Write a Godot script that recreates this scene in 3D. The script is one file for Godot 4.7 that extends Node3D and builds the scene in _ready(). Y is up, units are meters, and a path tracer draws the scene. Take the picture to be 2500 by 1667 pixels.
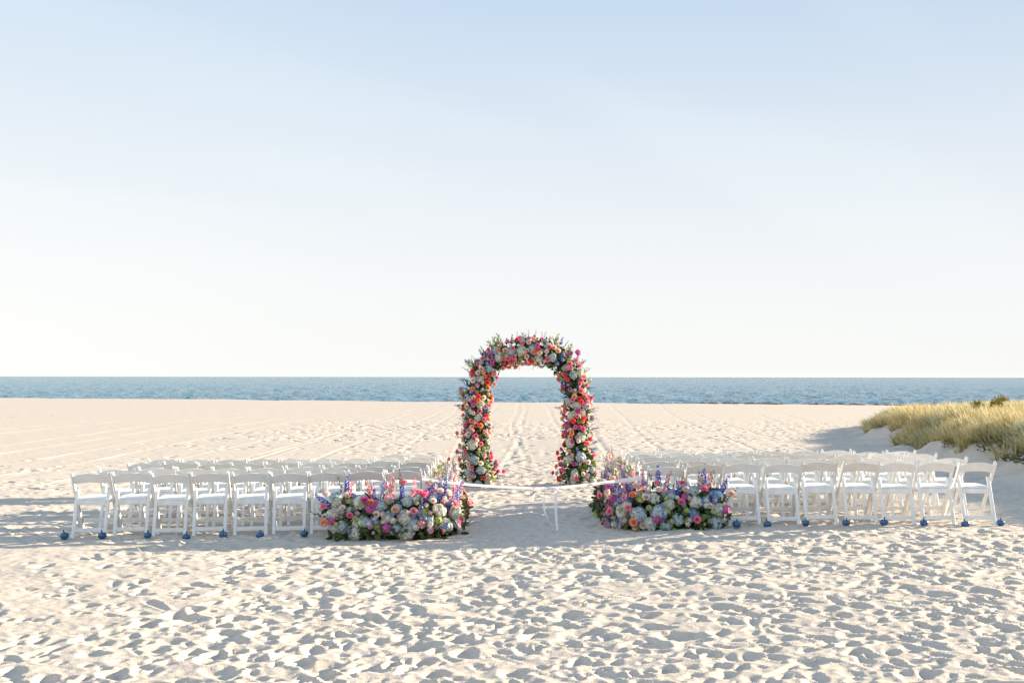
extends Node3D

const SUN_EL := 13.5
const SUN_AZ := 70.0      # degrees to the right of the viewing direction
const EXPOSURE := 3.2
const ARCH_D := 19.0

var rng := RandomNumberGenerator.new()
var used := {}
var M := {}
var noise_a := FastNoiseLite.new()
var noise_b := FastNoiseLite.new()
var noise_c := FastNoiseLite.new()
# the sand's height field: rows run away from the viewer, columns across
var H := PackedFloat32Array()
const NR := 1150
const NC := 680
const D0 := 3.0
const KD := 0.00325

# ------------------------------------------------------------------ helpers
func numbered(called: String) -> String:
	var n: int = used.get(called, 0)
	used[called] = n + 1
	return called if n == 0 else "%s_%03d" % [called, n]

func tag(o: Node, label: String, category := "", group := "", kind := "") -> Node:
	if label != "":
		o.set_meta("label", label)
	if category != "":
		o.set_meta("category", category)
	if group != "":
		o.set_meta("group", group)
	if kind != "":
		o.set_meta("kind", kind)
	return o

func thing(called: String, label: String, category: String, at: Vector3, turn := 0.0, group := "") -> Node3D:
	var o := Node3D.new()
	o.name = numbered(called)
	add_child(o, true)
	o.position = at
	o.rotation.y = turn
	tag(o, label, category, group)
	return o

func part(called: String, mesh: Mesh, mat: Material, parent: Node, at := Transform3D.IDENTITY) -> MeshInstance3D:
	var o := MeshInstance3D.new()
	o.name = called
	o.mesh = mesh
	if mat:
		o.material_override = mat
	o.transform = at
	parent.add_child(o, true)
	return o

func lin(r: float, g: float, b: float) -> Color:
	return Color(r, g, b).linear_to_srgb()

func plain(c: Color, rough := 0.7, back := 0.0, spec := 0.4) -> StandardMaterial3D:
	var m := StandardMaterial3D.new()
	m.albedo_color = c
	m.roughness = rough
	m.metallic_specular = spec
	m.cull_mode = BaseMaterial3D.CULL_DISABLED
	m.vertex_color_use_as_albedo = true
	if back > 0.0:
		m.backlight_enabled = true
		m.backlight = Color(c.r * back, c.g * back, c.b * back)
	return m

func tri(st: SurfaceTool, a: Vector3, b: Vector3, c: Vector3, col := Color.WHITE) -> void:
	for p in [a, b, c]:
		st.set_color(col)
		st.add_vertex(p)

func quad(st: SurfaceTool, a: Vector3, b: Vector3, c: Vector3, d: Vector3, col := Color.WHITE) -> void:
	tri(st, a, b, c, col)
	tri(st, a, c, d, col)

func begin(smooth := true) -> SurfaceTool:
	var st := SurfaceTool.new()
	st.begin(Mesh.PRIMITIVE_TRIANGLES)
	st.set_smooth_group(0 if smooth else -1)
	return st

func finish(st: SurfaceTool) -> ArrayMesh:
	st.index()
	st.generate_normals()
	return st.commit()

func basis_to(n: Vector3, roll := 0.0) -> Basis:
	var y := n.normalized()
	var x := Vector3.RIGHT if absf(y.x) < 0.9 else Vector3.BACK
	var z := x.cross(y).normalized()
	x = y.cross(z).normalized()
	return Basis(x, y, z) * Basis(Vector3.UP, roll)

# a board with chamfered edges swept along a path; side is its width direction
func board(pts: Array, side: Vector3, w: float, t: float, round_first := false, round_last := false, ch := 0.004) -> ArrayMesh:
	var st := begin(false)
	var rows: Array = []
	var path: Array = []
	var n := pts.size()
	for i in n:
		path.append([pts[i], 1.0])
	if round_first:
		var dir: Vector3 = (pts[1] - pts[0]).normalized()
		var extra: Array = []
		for k in 5:
			var a := PI * 0.5 * k / 4.5
			extra.append([pts[0] + dir * w * 0.5 * (1.0 - sin(a + 0.16)), maxf(sin(a + 0.16), 0.15)])
		path[0] = [pts[0] + dir * w * 0.5, 1.0]
		path = extra + path
	if round_last:
		path.reverse()
	for i in path.size():
		var p: Vector3 = path[i][0]
		var k: float = path[i][1]
		var a: Vector3 = path[maxi(i - 1, 0)][0]
		var b: Vector3 = path[mini(i + 1, path.size() - 1)][0]
		var d := (b - a).normalized()
		var s := (side - d * side.dot(d)).normalized()
		var u := d.cross(s).normalized()
		var hw := w * 0.5 * k
		var ht := t * 0.5
		var c := minf(ch, hw * 0.8)
		rows.append([p + s * (hw - c) + u * ht, p + s * hw + u * (ht - c), p + s * hw - u * (ht - c), p + s * (hw - c) - u * ht,
			p - s * (hw - c) - u * ht, p - s * hw - u * (ht - c), p - s * hw + u * (ht - c), p - s * (hw - c) + u * ht])
	for i in rows.size() - 1:
		for k in 8:
			var l := (k + 1) % 8
			quad(st, rows[i][k], rows[i][l], rows[i + 1][l], rows[i + 1][k])
	for e in [0, rows.size() - 1]:
		for k in range(1, 7):
			if e == 0:
				tri(st, rows[e][0], rows[e][k + 1], rows[e][k])
			else:
				tri(st, rows[e][0], rows[e][k], rows[e][k + 1])
	return finish(st)

# ------------------------------------------------------------------ the lie of the land (d = distance in front of the viewer)
func toe(d: float) -> float:
	const P := [[8.0, 10.2], [12.0, 9.3], [17.5, 9.05], [22.0, 9.7], [28.0, 10.8], [36.0, 12.5], [42.0, 14.6], [47.0, 18.0], [52.0, 24.0], [57.0, 60.0]]
	if d <= P[0][0]:
		return P[0][1]
	for i in P.size() - 1:
		if d < P[i + 1][0]:
			var t: float = (d - P[i][0]) / (P[i + 1][0] - P[i][0])
			return lerpf(P[i][1], P[i + 1][1], t)
	return 400.0

func crest(x: float) -> float:
	return clampf(94.0 - 0.29 * x, 74.0, 128.0)

func ground(x: float, d: float) -> float:
	var y := 0.03 - 0.02 * clampf(d - 12.0, 0.0, 13.0) - 0.001 * clampf(d - 25.0, 0.0, 70.0)
	y += 0.125 * smoothstep(-1.2, 4.2, x) * (1.0 - smoothstep(24.0, 48.0, d))
	var s := x - toe(d)
	if s > -2.0:
		s += noise_b.get_noise_2d(x * 0.6, d * 0.6) * 1.0
		y += lerpf(0.62, 0.42, smoothstep(30.0, 42.0, d)) * smoothstep(-0.35, 1.9, s) + 0.2 * smoothstep(2.5, 9.0, s)
		y += 0.05 * smoothstep(0.0, 0.8, s) * noise_a.get_noise_2d(x * 1.3, d * 1.3 + 20.0)
		y += 0.16 * smoothstep(0.2, 2.0, s) * noise_b.get_noise_2d(x * 1.4 + 50.0, d * 1.4)
	var over := d - crest(x) - noise_b.get_noise_2d(x * 0.12, 7.0) * 3.0
	if over > -6.0:
		var o := over + 6.0
		y -= 0.006 * o * o if o < 8.0 else 0.384 + (o - 8.0) * 0.096
	return y

func half_width(d: float) -> float:
	return 0.62 * d + 2.5

func row_d(i: int) -> float:
	return D0 * exp(KD * i)

func stamp(cx: float, cd: float, a: float, b: float, turn: float, depth: float, rim: float) -> void:
	var reach := maxf(a, b) * 1.75
	var i0 := maxi(0, int(log(maxf(cd - reach, D0) / D0) / KD))
	var i1 := mini(NR - 1, int(log(maxf(cd + reach, D0) / D0) / KD) + 1)
	var ca := cos(turn)
	var sa := sin(turn)
	var h0 := ground(cx, cd)
	var wob := rng.randf() * TAU
	for i in range(i0, i1 + 1):
		var d := row_d(i)
		var w := half_width(d)
		var j0 := maxi(0, int(((cx - reach) / w + 1.0) * 0.5 * (NC - 1)))
		var j1 := mini(NC - 1, int(((cx + reach) / w + 1.0) * 0.5 * (NC - 1)) + 1)
		var dz := d - cd
		for j in range(j0, j1 + 1):
			var dx := (2.0 * j / (NC - 1.0) - 1.0) * w - cx
			var u := (dx * ca + dz * sa) / a
			var v := (-dx * sa + dz * ca) / b
			var q := u * u + v * v
			if q > 3.0:
				continue
			q = sqrt(q) * (1.0 + 0.13 * sin(3.0 * atan2(v, u) + wob))
			var k := i * NC + j
			if q < 1.0:
				var t := h0 - depth * (1.0 - q * q * q) * (1.0 + 0.35 * u)
				var f := 1.0 - q
				f = clampf(f * 5.0, 0.0, 1.0)
				H[k] = lerpf(H[k], t + 0.25 * (H[k] - h0), f)
			var e := (q - 1.12) / 0.28
			if e * e < 4.0:
				var g := exp(-e * e) * (0.6 + 0.4 * sin(wob + 2.0 * u))
				H[k] = lerpf(H[k], maxf(h0, H[k] * 0.5 + h0 * 0.5) + rim, g * 0.55)

func trampled(x: float, d: float) -> float:
	var n := noise_b.get_noise_2d(x * 0.35 + 9.0, d * 0.35)
	if d < 11.5:
		return clampf(lerpf(0.3, 1.0, smoothstep(-4.2, -0.4, x + (d - 8.0) * 0.25)) + n * 0.65, 0.0, 1.0)
	if d < 17.0:
		return clampf(0.85 + n * 0.3, 0.0, 1.0) * (1.0 if x > -6.5 else 0.6)
	var side := smoothstep(-5.5, -0.5, x)
	if d < 25.0:
		return clampf(lerpf(0.08, 0.95, side) + n * 0.5, 0.0, 1.0)
	if d < 34.0:
		return clampf(lerpf(0.25, 0.2, side) + 0.75 * smoothstep(2.2, 4.5, x) + n * 0.6, 0.0, 1.0) * smoothstep(-13.0, -8.0, x)
	if d < 54.0:
		return clampf(0.75 + n * 0.8, 0.0, 1.0) * smoothstep(-12.5, -7.0, x) * (1.0 - smoothstep(13.0, 19.0, x)) * (1.0 - smoothstep(44.0, 54.0, d))
	return clampf(n * 0.3 - 0.02, 0.0, 0.1)

func make_sand() -> void:
	H.resize(NR * NC)
	for i in NR:
		var d := row_d(i)
		var w := half_width(d)
		var fine := 1.0 - smoothstep(20.0, 40.0, d)
		for j in NC:
			var x := (2.0 * j / (NC - 1.0) - 1.0) * w
			var y := ground(x, d) + noise_a.get_noise_2d(x, d) * lerpf(0.005, 0.018, 1.0 - smoothstep(16.0, 30.0, d))
			if fine > 0.0:
				y += fine * noise_c.get_noise_2d(x, d) * 0.008
			H[i * NC + j] = y
	# wheel tracks that run down to the water
	for g in [[-21.0, 0.02, 0.0], [-15.5, 0.01, 1.0], [-11.6, 0.02, 2.0], [-8.2, 0.03, 0.4], [-5.6, 0.01, 3.0], [-2.6, -0.012, 5.0], [-0.5, 0.004, 1.7], [0.9, 0.012, 4.0], [3.6, 0.06, 2.6], [7.2, 0.1, 0.9], [11.0, 0.14, 1.2]]:
		for side in [-0.8, 0.8]:
			for i in range(int(log(19.0 / D0) / KD), NR):
				var d := row_d(i)
				var xc: float = g[0] + g[1] * (d - 25.0) + side + 0.3 * sin(d * 0.06 + g[2]) + 0.1 * sin(d * 0.17 + g[2] * 2.0)
				var w := half_width(d)
				var strength: float = 0.6 + 0.6 * noise_b.get_noise_2d(d * 0.3, g[0] * 7.0)
				for j in range(maxi(0, int(((xc - 0.3) / w + 1.0) * 0.5 * (NC - 1))), mini(NC, int(((xc + 0.3) / w + 1.0) * 0.5 * (NC - 1)) + 2)):
					var u := ((2.0 * j / (NC - 1.0) - 1.0) * w - xc) / 0.1
					H[i * NC + j] += 0.42 * strength * (-0.04 * exp(-u * u * u * u) + 0.028 * exp(-(absf(u) - 1.35) * (absf(u) - 1.35) * 8.0))
	# feet
	var strips := [[5.0, 8.0, 78.0], [8.0, 11.5, 78.0], [11.5, 17.0, 46.0], [17.0, 25.0, 44.0], [25.0, 34.0, 12.0], [34.0, 54.0, 10.0], [54.0, 90.0, 0.6]]
	for s in strips:
		var wide := half_width(s[1]) * 0.97
		var n := int((s[1] - s[0]) * 2.0 * wide * s[2])
		for k in n:
			var x := rng.randf_range(-wide, wide)
			var d := rng.randf_range(s[0], s[1])
			if absf(x) > half_width(d) or x > toe(d) - 0.2 or rng.randf() > trampled(x, d):
				continue
			var a := 0.045 + 0.085 * pow(rng.randf(), 1.6)
			var b := a * rng.randf_range(0.5, 0.85)
			var deep := a * rng.randf_range(0.16, 0.34)
			if d > 17.0 and d < 25.0:
				a *= 1.25
				b *= 1.25
				deep *= 1.25
			if d > 25.0:
				a *= 1.7
				b *= 1.9
				deep *= 1.7 if d < 34.0 else 2.6
			elif rng.randf() < 0.1:
				a *= 2.1
				b *= 0.7
				deep *= 0.7
			elif rng.randf() < 0.16:
				deep *= 1.25
				a *= 1.5
				b *= 1.4
			stamp(x, d, a, b, rng.randf_range(-0.9, 0.9) + (PI * 0.5 if rng.randf() < 0.5 else 0.0), deep, deep * rng.randf_range(0.3, 0.6))
	# crumbs
	for i in NR:
		var d := row_d(i)
		if d > 15.0:
			break
		var w := half_width(d)
		for j in NC:
			var x := (2.0 * j / (NC - 1.0) - 1.0) * w
			H[i * NC + j] += 0.0045 * noise_c.get_noise_2d(x * 3.1 + 40.0, d * 3.1)
	# the mesh
	var v := PackedVector3Array()
	var nn := PackedVector3Array()
	var idx := PackedInt32Array()
	v.resize(NR * NC)
	nn.resize(NR * NC)
	idx.resize((NR - 1) * (NC - 1) * 6)
	var w_at := 0
	for i in NR:
		var d := row_d(i)
		var w := half_width(d)
		for j in NC:
			v[i * NC + j] = Vector3((2.0 * j / (NC - 1.0) - 1.0) * w, H[i * NC + j], -d)
	for i in NR:
		var ia := maxi(i - 1, 0) * NC
		var ib := mini(i + 1, NR - 1) * NC
		for j in NC:
			var r := v[i * NC + mini(j + 1, NC - 1)] - v[i * NC + maxi(j - 1, 0)]
			var f := v[ib + j] - v[ia + j]
			nn[i * NC + j] = r.cross(f).normalized()
	for i in NR - 1:
		for j in NC - 1:
			var a := i * NC + j
			idx[w_at] = a
			idx[w_at + 1] = a + NC
			idx[w_at + 2] = a + NC + 1
			idx[w_at + 3] = a
			idx[w_at + 4] = a + NC + 1
			idx[w_at + 5] = a + 1
			w_at += 6
	var arr := []
	arr.resize(Mesh.ARRAY_MAX)
	arr[Mesh.ARRAY_VERTEX] = v
	arr[Mesh.ARRAY_NORMAL] = nn
	arr[Mesh.ARRAY_INDEX] = idx
	var am := ArrayMesh.new()
	am.add_surface_from_arrays(Mesh.PRIMITIVE_TRIANGLES, arr)
	var o := part("sand", am, M.sand, self)
	tag(o, "pale trampled beach sand full of footprints and wheel tracks", "", "", "structure")
	# the beach that goes on round the part with the feet
	var st := begin()
	var apron := func(ix: int, iz: int) -> Vector3:
		var x := -300.0 + 3.0 * ix
		var d := -100.0 + 3.0 * iz
		var inside := d > D0 + 3.0 and d < 118.0 and absf(x) < half_width(d) - 3.0
		return Vector3(x, ground(x, d) - (0.9 if inside else 0.03), -d)
	for ix in 200:
		for iz in 88:
			quad(st, apron.call(ix, iz), apron.call(ix, iz + 1), apron.call(ix + 1, iz + 1), apron.call(ix + 1, iz))
	var far := part("ground", finish(st), M.sand, self)
	tag(far, "open sand lying round the trampled beach", "", "", "structure")

func on_sand(x: float, z: float) -> float:
	var d := -z
	var fi := clampf(log(maxf(d, D0) / D0) / KD, 0.0, NR - 2.0)
	var i := int(fi)
	var w := half_width(d)
	var fj := clampf((x / w + 1.0) * 0.5 * (NC - 1), 0.0, NC - 2.0)
	var j := int(fj)
	return lerpf(H[i * NC + j], H[(i + 1) * NC + j], fi - i)

func make_sea() -> void:
	var rows := 540
	var cols := 740
	var d0 := 82.0
	var kd := log(26000.0 / d0) / (rows - 1)
	var v := PackedVector3Array()
	var idx := PackedInt32Array()
	v.resize(rows * cols)
	var nz := FastNoiseLite.new()
	nz.seed = 5
	nz.frequency = 1.0
	nz.fractal_octaves = 3
	var nw := FastNoiseLite.new()
	nw.seed = 8
	nw.frequency = 1.0
	nw.fractal_octaves = 2
	for i in rows:
		var d := d0 * exp(kd * i)
		var w := 1.1 * d + 90.0
		var swell := 0.5 / (1.0 + pow(d / 1100.0, 2.0))
		var chop := 0.33 / (1.0 + pow(d / 450.0, 2.0))
		for j in cols:
			var x := (2.0 * j / (cols - 1.0) - 1.0) * w
			var y := -1.45
			y += swell * nz.get_noise_2d(x * 0.13 + 3.0, d * 0.07)
			y += chop * nw.get_noise_2d(x * 0.45, d * 0.3)
			v[i * cols + j] = Vector3(x, y, -d)
	for i in rows - 1:
		for j in cols - 1:
			var a := i * cols + j
			idx.append_array(PackedInt32Array([a, a + cols, a + cols + 1, a, a + cols + 1, a + 1]))
	var nn := PackedVector3Array()
	nn.resize(rows * cols)
	for i in rows:
		for j in cols:
			var r := v[i * cols + mini(j + 1, cols - 1)] - v[i * cols + maxi(j - 1, 0)]
			var f := v[mini(i + 1, rows - 1) * cols + j] - v[maxi(i - 1, 0) * cols + j]
			nn[i * cols + j] = r.cross(f).normalized()
	var arr := []
	arr.resize(Mesh.ARRAY_MAX)
	arr[Mesh.ARRAY_VERTEX] = v
	arr[Mesh.ARRAY_NORMAL] = nn
	arr[Mesh.ARRAY_INDEX] = idx
	var am := ArrayMesh.new()
	am.add_surface_from_arrays(Mesh.PRIMITIVE_TRIANGLES, arr)
	tag(part("sea", am, M.sea, self), "blue rippled sea reaching the horizon", "", "", "structure")

# ------------------------------------------------------------------ sky
func make_sky() -> Sky:
	var w := 720
	var h := 360
	var img := Image.create(w, h, false, Image.FORMAT_RGBF)
	var el := deg_to_rad(SUN_EL)
	var az := deg_to_rad(SUN_AZ)
	var sun := Vector3(cos(el) * sin(az), sin(el), -cos(el) * cos(az))
	for j in h:
		var e := 90.0 - (j + 0.5) * 180.0 / h
		for i in w:
			var a := ((i + 0.5) / w - 0.5) * TAU
			var ee := deg_to_rad(e)
			var dir := Vector3(cos(ee) * sin(a), sin(ee), -cos(ee) * cos(a))
			var g := rad_to_deg(acos(clampf(dir.dot(sun), -1.0, 1.0)))
			var up := maxf(e, 0.0)
			var fall := exp(-pow(up / 21.5, 1.75))
			var r := 0.30 + 0.635 * fall
			var gr := 0.522 + 0.423 * fall
			var b := 0.80 + 0.14 * fall
			# the band just over the sea is greyer
			var low := exp(-up / 3.5)
			b -= 0.015 * low
			var glow := 1.05 * exp(-g / 26.0) + 0.12 * exp(-g / 60.0)
			r += glow * 1.0
			gr += glow * 0.9
			b += glow * 0.62
			# a thin veil of high haze, a little uneven
			var n := 0.014 * noise_b.get_noise_3d(dir.x * 2.2, dir.y * 5.0, dir.z * 2.2)
			var lay := Vector2(dir.x, dir.z) / (dir.y + 0.25)
			lay = lay.rotated(0.6)
			n += 0.03 * smoothstep(-0.1, 0.5, noise_b.get_noise_2d(lay.x * 0.7, lay.y * 3.2)) * smoothstep(0.0, 0.25, dir.y)
			img.set_pixel(i, j, Color(r + n, gr + n, b + n * 0.6) / EXPOSURE)
	var m := PanoramaSkyMaterial.new()
	m.panorama = ImageTexture.create_from_image(img)
	var s := Sky.new()
	s.sky_material = m
	return s

# ------------------------------------------------------------------ materials
func noise_tex(freq: float, octaves: int, lo: Color, hi: Color, size := 512, sd := 1) -> NoiseTexture2D:
	var n := FastNoiseLite.new()
	n.seed = sd
	n.frequency = freq
	n.fractal_octaves = octaves
	var t := NoiseTexture2D.new()
	t.width = size
	t.height = size
	t.seamless = true
	t.noise = n
	var g := Gradient.new()
	g.set_color(0, lo)
	g.set_color(1, hi)
	t.color_ramp = g
	return t

func make_materials() -> void:
	var s := StandardMaterial3D.new()
	s.albedo_color = lin(0.61, 0.537, 0.476)
	s.albedo_texture = noise_tex(0.03, 5, Color(0.9, 0.89, 0.88), Color(1, 1, 1), 1024, 3)
	s.roughness = 0.95
	s.metallic_specular = 0.2
	s.uv1_triplanar = true
	s.uv1_world_triplanar = true
	s.uv1_scale = Vector3(0.43, 0.43, 0.43)
	s.normal_enabled = true
	var n := FastNoiseLite.new()
	n.seed = 12
	n.frequency = 0.09
	n.fractal_octaves = 5
	n.fractal_gain = 0.62
	var nt := NoiseTexture2D.new()
	nt.width = 1024
	nt.height = 1024
	nt.seamless = true
	nt.as_normal_map = true
	nt.bump_strength = 6.0
	nt.noise = n
	s.normal_texture = nt
	s.normal_scale = 0.16
	M.sand = s

	var w := StandardMaterial3D.new()
	w.albedo_color = lin(0.05, 0.17, 0.25)
	w.roughness = 0.16
	w.metallic_specular = 0.4
	var wn := FastNoiseLite.new()
	wn.seed = 77
	wn.frequency = 0.02
	wn.fractal_octaves = 5
	wn.fractal_gain = 0.6
	var wt := NoiseTexture2D.new()
	wt.width = 1024
	wt.height = 1024
	wt.seamless = true
	wt.as_normal_map = true
	wt.bump_strength = 12.0
	wt.noise = wn
	w.uv1_triplanar = true
	w.uv1_world_triplanar = true
	w.uv1_scale = Vector3(0.02, 0.02, 0.03)
	w.normal_enabled = true
	w.normal_texture = wt
	w.normal_scale = 1.0
	M.sea = w

	var c := StandardMaterial3D.new()
	c.albedo_color = lin(0.86, 0.865, 0.87)
	c.albedo_texture = noise_tex(0.02, 4, Color(0.93, 0.925, 0.91), Color(1, 1, 1), 256, 9)
	c.uv1_triplanar = true
	c.uv1_scale = Vector3(1.3, 1.3, 1.3)
	c.roughness = 0.42
	c.cull_mode = BaseMaterial3D.CULL_DISABLED
	M.chair = c
	var c2: StandardMaterial3D = c.duplicate()
	c2.albedo_color = lin(0.80, 0.785, 0.765)
	M.chair_worn = c2
	var pad: StandardMaterial3D = c.duplicate()
	pad.roughness = 0.5
	pad.albedo_color = lin(0.83, 0.83, 0.83)
	M.pad = pad

	M.leaf = plain(lin(0.04, 0.068, 0.026), 0.5, 0.5)
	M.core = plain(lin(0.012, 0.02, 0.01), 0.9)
	M.stem = plain(lin(0.09, 0.13, 0.04), 0.6)
	M.brown_stem = plain(lin(0.3, 0.2, 0.1), 0.7, 0.3)
	M.hot_pink = plain(lin(0.94, 0.38, 0.53), 0.65, 0.95)
	M.magenta = plain(lin(0.76, 0.20, 0.52), 0.65, 0.95)
	M.red = plain(lin(0.93, 0.19, 0.20), 0.65, 0.95)
	M.orange = plain(lin(0.95, 0.50, 0.29), 0.65, 0.95)
	M.peach = plain(lin(0.95, 0.72, 0.60), 0.65, 0.95)
	M.blush = plain(lin(0.95, 0.85, 0.78), 0.65, 0.95)
	M.pink = plain(lin(0.94, 0.54, 0.60), 0.65, 0.95)
	M.white = plain(lin(0.90, 0.90, 0.81), 0.7, 0.75)
	M.pale_blue = plain(lin(0.64, 0.76, 0.81), 0.7, 0.75)
	M.blue = plain(lin(0.24, 0.42, 0.68), 0.7, 0.75)
	M.green = plain(lin(0.52, 0.58, 0.17), 0.7, 0.75)
	M.violet_blue = plain(lin(0.10, 0.13, 0.52), 0.65, 0.6)
	M.lavender = plain(lin(0.36, 0.38, 0.68), 0.65, 0.5)
	M.dusk = plain(lin(0.13, 0.13, 0.20), 0.7, 0.3)
	M.pale_green = plain(lin(0.50, 0.52, 0.28), 0.7, 0.6)
	M.lilac = plain(lin(0.62, 0.42, 0.60), 0.7, 0.5)
	M.ribbon = plain(lin(0.90, 0.88, 0.91), 0.45, 0.9)
	M.paper = plain(lin(0.80, 0.77, 0.77), 0.8, 0.4)
	var p := StandardMaterial3D.new()
	p.albedo_color = lin(0.012, 0.095, 0.235)
	p.roughness = 0.28
	p.metallic = 0.2
	p.clearcoat_enabled = true
	p.clearcoat = 0.5
	p.clearcoat_roughness = 0.15
	M.pumpkin = p
	var g := plain(Color.WHITE, 0.6, 0.45)
	M.grass = g
	M.plant = plain(lin(0.095, 0.115, 0.04), 0.6, 0.4)
	M.shrub = plain(lin(0.36, 0.31, 0.06), 0.6, 0.8)

# ------------------------------------------------------------------ chairs
func make_chair() -> Node3D:
	var t := thing("folding_chair", "", "chair", Vector3.ZERO, 0.0, "white folding chairs in rows")
	for s in [-1.0, 1.0]:
		part("back_post", board([Vector3(s * 0.217, 0.778, 0.205), Vector3(s * 0.217, 0.56, 0.073), Vector3(s * 0.217, -0.03, -0.29)], Vector3(0, 0, 1), 0.046, 0.027, true), M.chair, t)
	for s in [-1.0, 1.0]:
		part("leg", board([Vector3(s * 0.184, 0.575, 0.055), Vector3(s * 0.184, 0.4, 0.115), Vector3(s * 0.184, -0.03, 0.235)], Vector3(1, 0, 0), 0.04, 0.026, true), M.chair, t)
	# the arched, curved back
	var st := begin(false)
	var n := 14
	var pr: Array = []
	for i in n + 1:
		var u := 2.0 * i / n - 1.0
		var arch := 1.0 - u * u
		var ear := smoothstep(0.72, 1.0, absf(u))
		var x := u * 0.2035
		var top := 0.735 + 0.034 * arch + 0.004 * ear
		var low := 0.632 + 0.024 * arch
		var z := 0.026 * arch
		var zt := 0.187 + z
		var zl := 0.128 + z
		pr.append([Vector3(x, low + 0.004, zl - 0.009), Vector3(x, low, zl - 0.004), Vector3(x, low, zl + 0.004), Vector3(x, low + 0.004, zl + 0.009),
			Vector3(x, top - 0.004, zt + 0.009), Vector3(x, top, zt + 0.004), Vector3(x, top, zt - 0.004), Vector3(x, top - 0.004, zt - 0.009)])
	for i in n:
		for k in 8:
			var l := (k + 1) % 8
			quad(st, pr[i][k], pr[i][l], pr[i + 1][l], pr[i + 1][k])
	part("backrest", finish(st), M.chair, t)
	part("seat_rail", board([Vector3(-0.163, 0.405, 0.118), Vector3(0.163, 0.405, 0.118)], Vector3(0, 1, 0), 0.056, 0.02), M.chair, t)
	part("stretcher", board([Vector3(-0.163, 0.088, 0.205), Vector3(0.163, 0.088, 0.205)], Vector3(0, 1, 0), 0.05, 0.018), M.chair, t)
	part("stretcher", board([Vector3(-0.203, 0.155, -0.188), Vector3(0.203, 0.155, -0.188)], Vector3(0, 1, 0), 0.045, 0.018), M.chair, t)
	# the seat: a frame and a padded top
	var outline := [Vector2(-0.166, 0.125), Vector2(-0.166, 0.05), Vector2(-0.2, 0.0), Vector2(-0.2, -0.2), Vector2(-0.19, -0.255), Vector2(-0.15, -0.28), Vector2(0.15, -0.28), Vector2(0.19, -0.255), Vector2(0.2, -0.2), Vector2(0.2, 0.0), Vector2(0.166, 0.05), Vector2(0.166, 0.125)]
	part("seat", slab(outline, 0.415, 0.438, 0.004), M.chair, t)
	var padded: Array = []
	for p in outline:
		padded.append((p - Vector2(0, -0.08)) * 0.93 + Vector2(0, -0.08))
	part("seat_pad", slab(padded, 0.440, 0.466, 0.02), M.pad, t)
	return t

func slab(outline: Array, y0: float, y1: float, soft: float) -> ArrayMesh:
	var st := begin(false)
	var c := Vector2.ZERO
	for p in outline:
		c += p / outline.size()
	var rings: Array = []
	for r in [[0.0, y0], [0.0, y1 - soft * 0.9], [soft * 0.35, y1 - soft * 0.25], [soft, y1]]:
		var ring: Array = []
		for p in outline:
			var q: Vector2 = c + (p - c) * (1.0 - r[0] / 0.2)
			ring.append(Vector3(q.x, r[1], q.y))
		rings.append(ring)
	var n := outline.size()
	for k in rings.size() - 1:
		for i in n:
			var l := (i + 1) % n
			quad(st, rings[k][i], rings[k + 1][i], rings[k + 1][l], rings[k][l])
	for i in n:
		var l := (i + 1) % n
		tri(st, rings[-1][i], Vector3(c.x, y1 + soft * 0.15, c.y), rings[-1][l])
		tri(st, rings[0][i], rings[0][l], Vector3(c.x, y0, c.y))
	return finish(st)

const ORD := ["first", "second", "third", "fourth", "fifth", "sixth", "seventh", "eighth", "ninth"]
const ROWS := ["back row", "second row from the back", "third row from the back", "fourth row from the back", "short front row"]
# block, row, x of the first chair's outer edge and of the last one's, distance of each, chairs
const PLACES := [
	[0, 0, -5.356, 12.05, -1.143, 12.60, 9], [0, 1, -5.375, 12.9, -1.161, 13.5, 9], [0, 2, -5.424, 14.0, -1.178, 14.5, 9], [0, 3, -5.423, 14.8, -1.165, 15.3, 9], [0, 4, -2.156, 16.2, -1.209, 16.3, 2],
	[1, 0, 1.677, 12.43, 6.041, 12.43, 9], [1, 1, 1.746, 13.36, 6.112, 13.36, 9], [1, 2, 1.772, 14.4, 6.133, 14.4, 9], [1, 3, 1.765, 15.1, 6.127, 15.1, 9], [1, 4, 1.799, 15.9, 2.774, 15.9, 2]]

func make_chairs() -> void:
	var first: Node3D = null
	for r in PLACES:
		var n: int = r[6]
		var a := Vector3(r[2], 0, -r[3])
		var b := Vector3(r[4], 0, -r[5])
		var along := (b - a) / n
		var turn := -atan2(b.z - a.z, b.x - a.x)
		for k in n:
			var p := a + along * (k + 0.5) + Vector3(rng.randf_range(-0.008, 0.008), 0, -0.205 + rng.randf_range(-0.025, 0.025))
			var o: Node3D
			if first == null:
				first = make_chair()
				o = first
			else:
				o = first.duplicate()
				o.name = numbered("folding_chair")
				add_child(o, true)
			o.position = Vector3(p.x, ground(p.x, -p.z) - 0.006 + rng.randf_range(-0.014, 0.008), p.z)
			o.rotation = Vector3(rng.randf_range(-0.012, 0.012), turn + rng.randf_range(-0.05, 0.05), rng.randf_range(-0.014, 0.014))
			if rng.randf() < 0.3:
				for c in o.get_children():
					if String(c.name).begins_with("back"):
						c.material_override = M.chair_worn
			var from_aisle: int = n - 1 - k if r[0] == 0 else k
			var which: String = "beside the aisle" if from_aisle == 0 else "%s from the aisle" % ORD[from_aisle]
			var block: String = "open beach block" if r[0] == 0 else "dune block"
			tag(o, "white folding chair, %s, %s, %s" % [which, ROWS[r[1]], block], "chair", "white folding chairs in rows")

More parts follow.
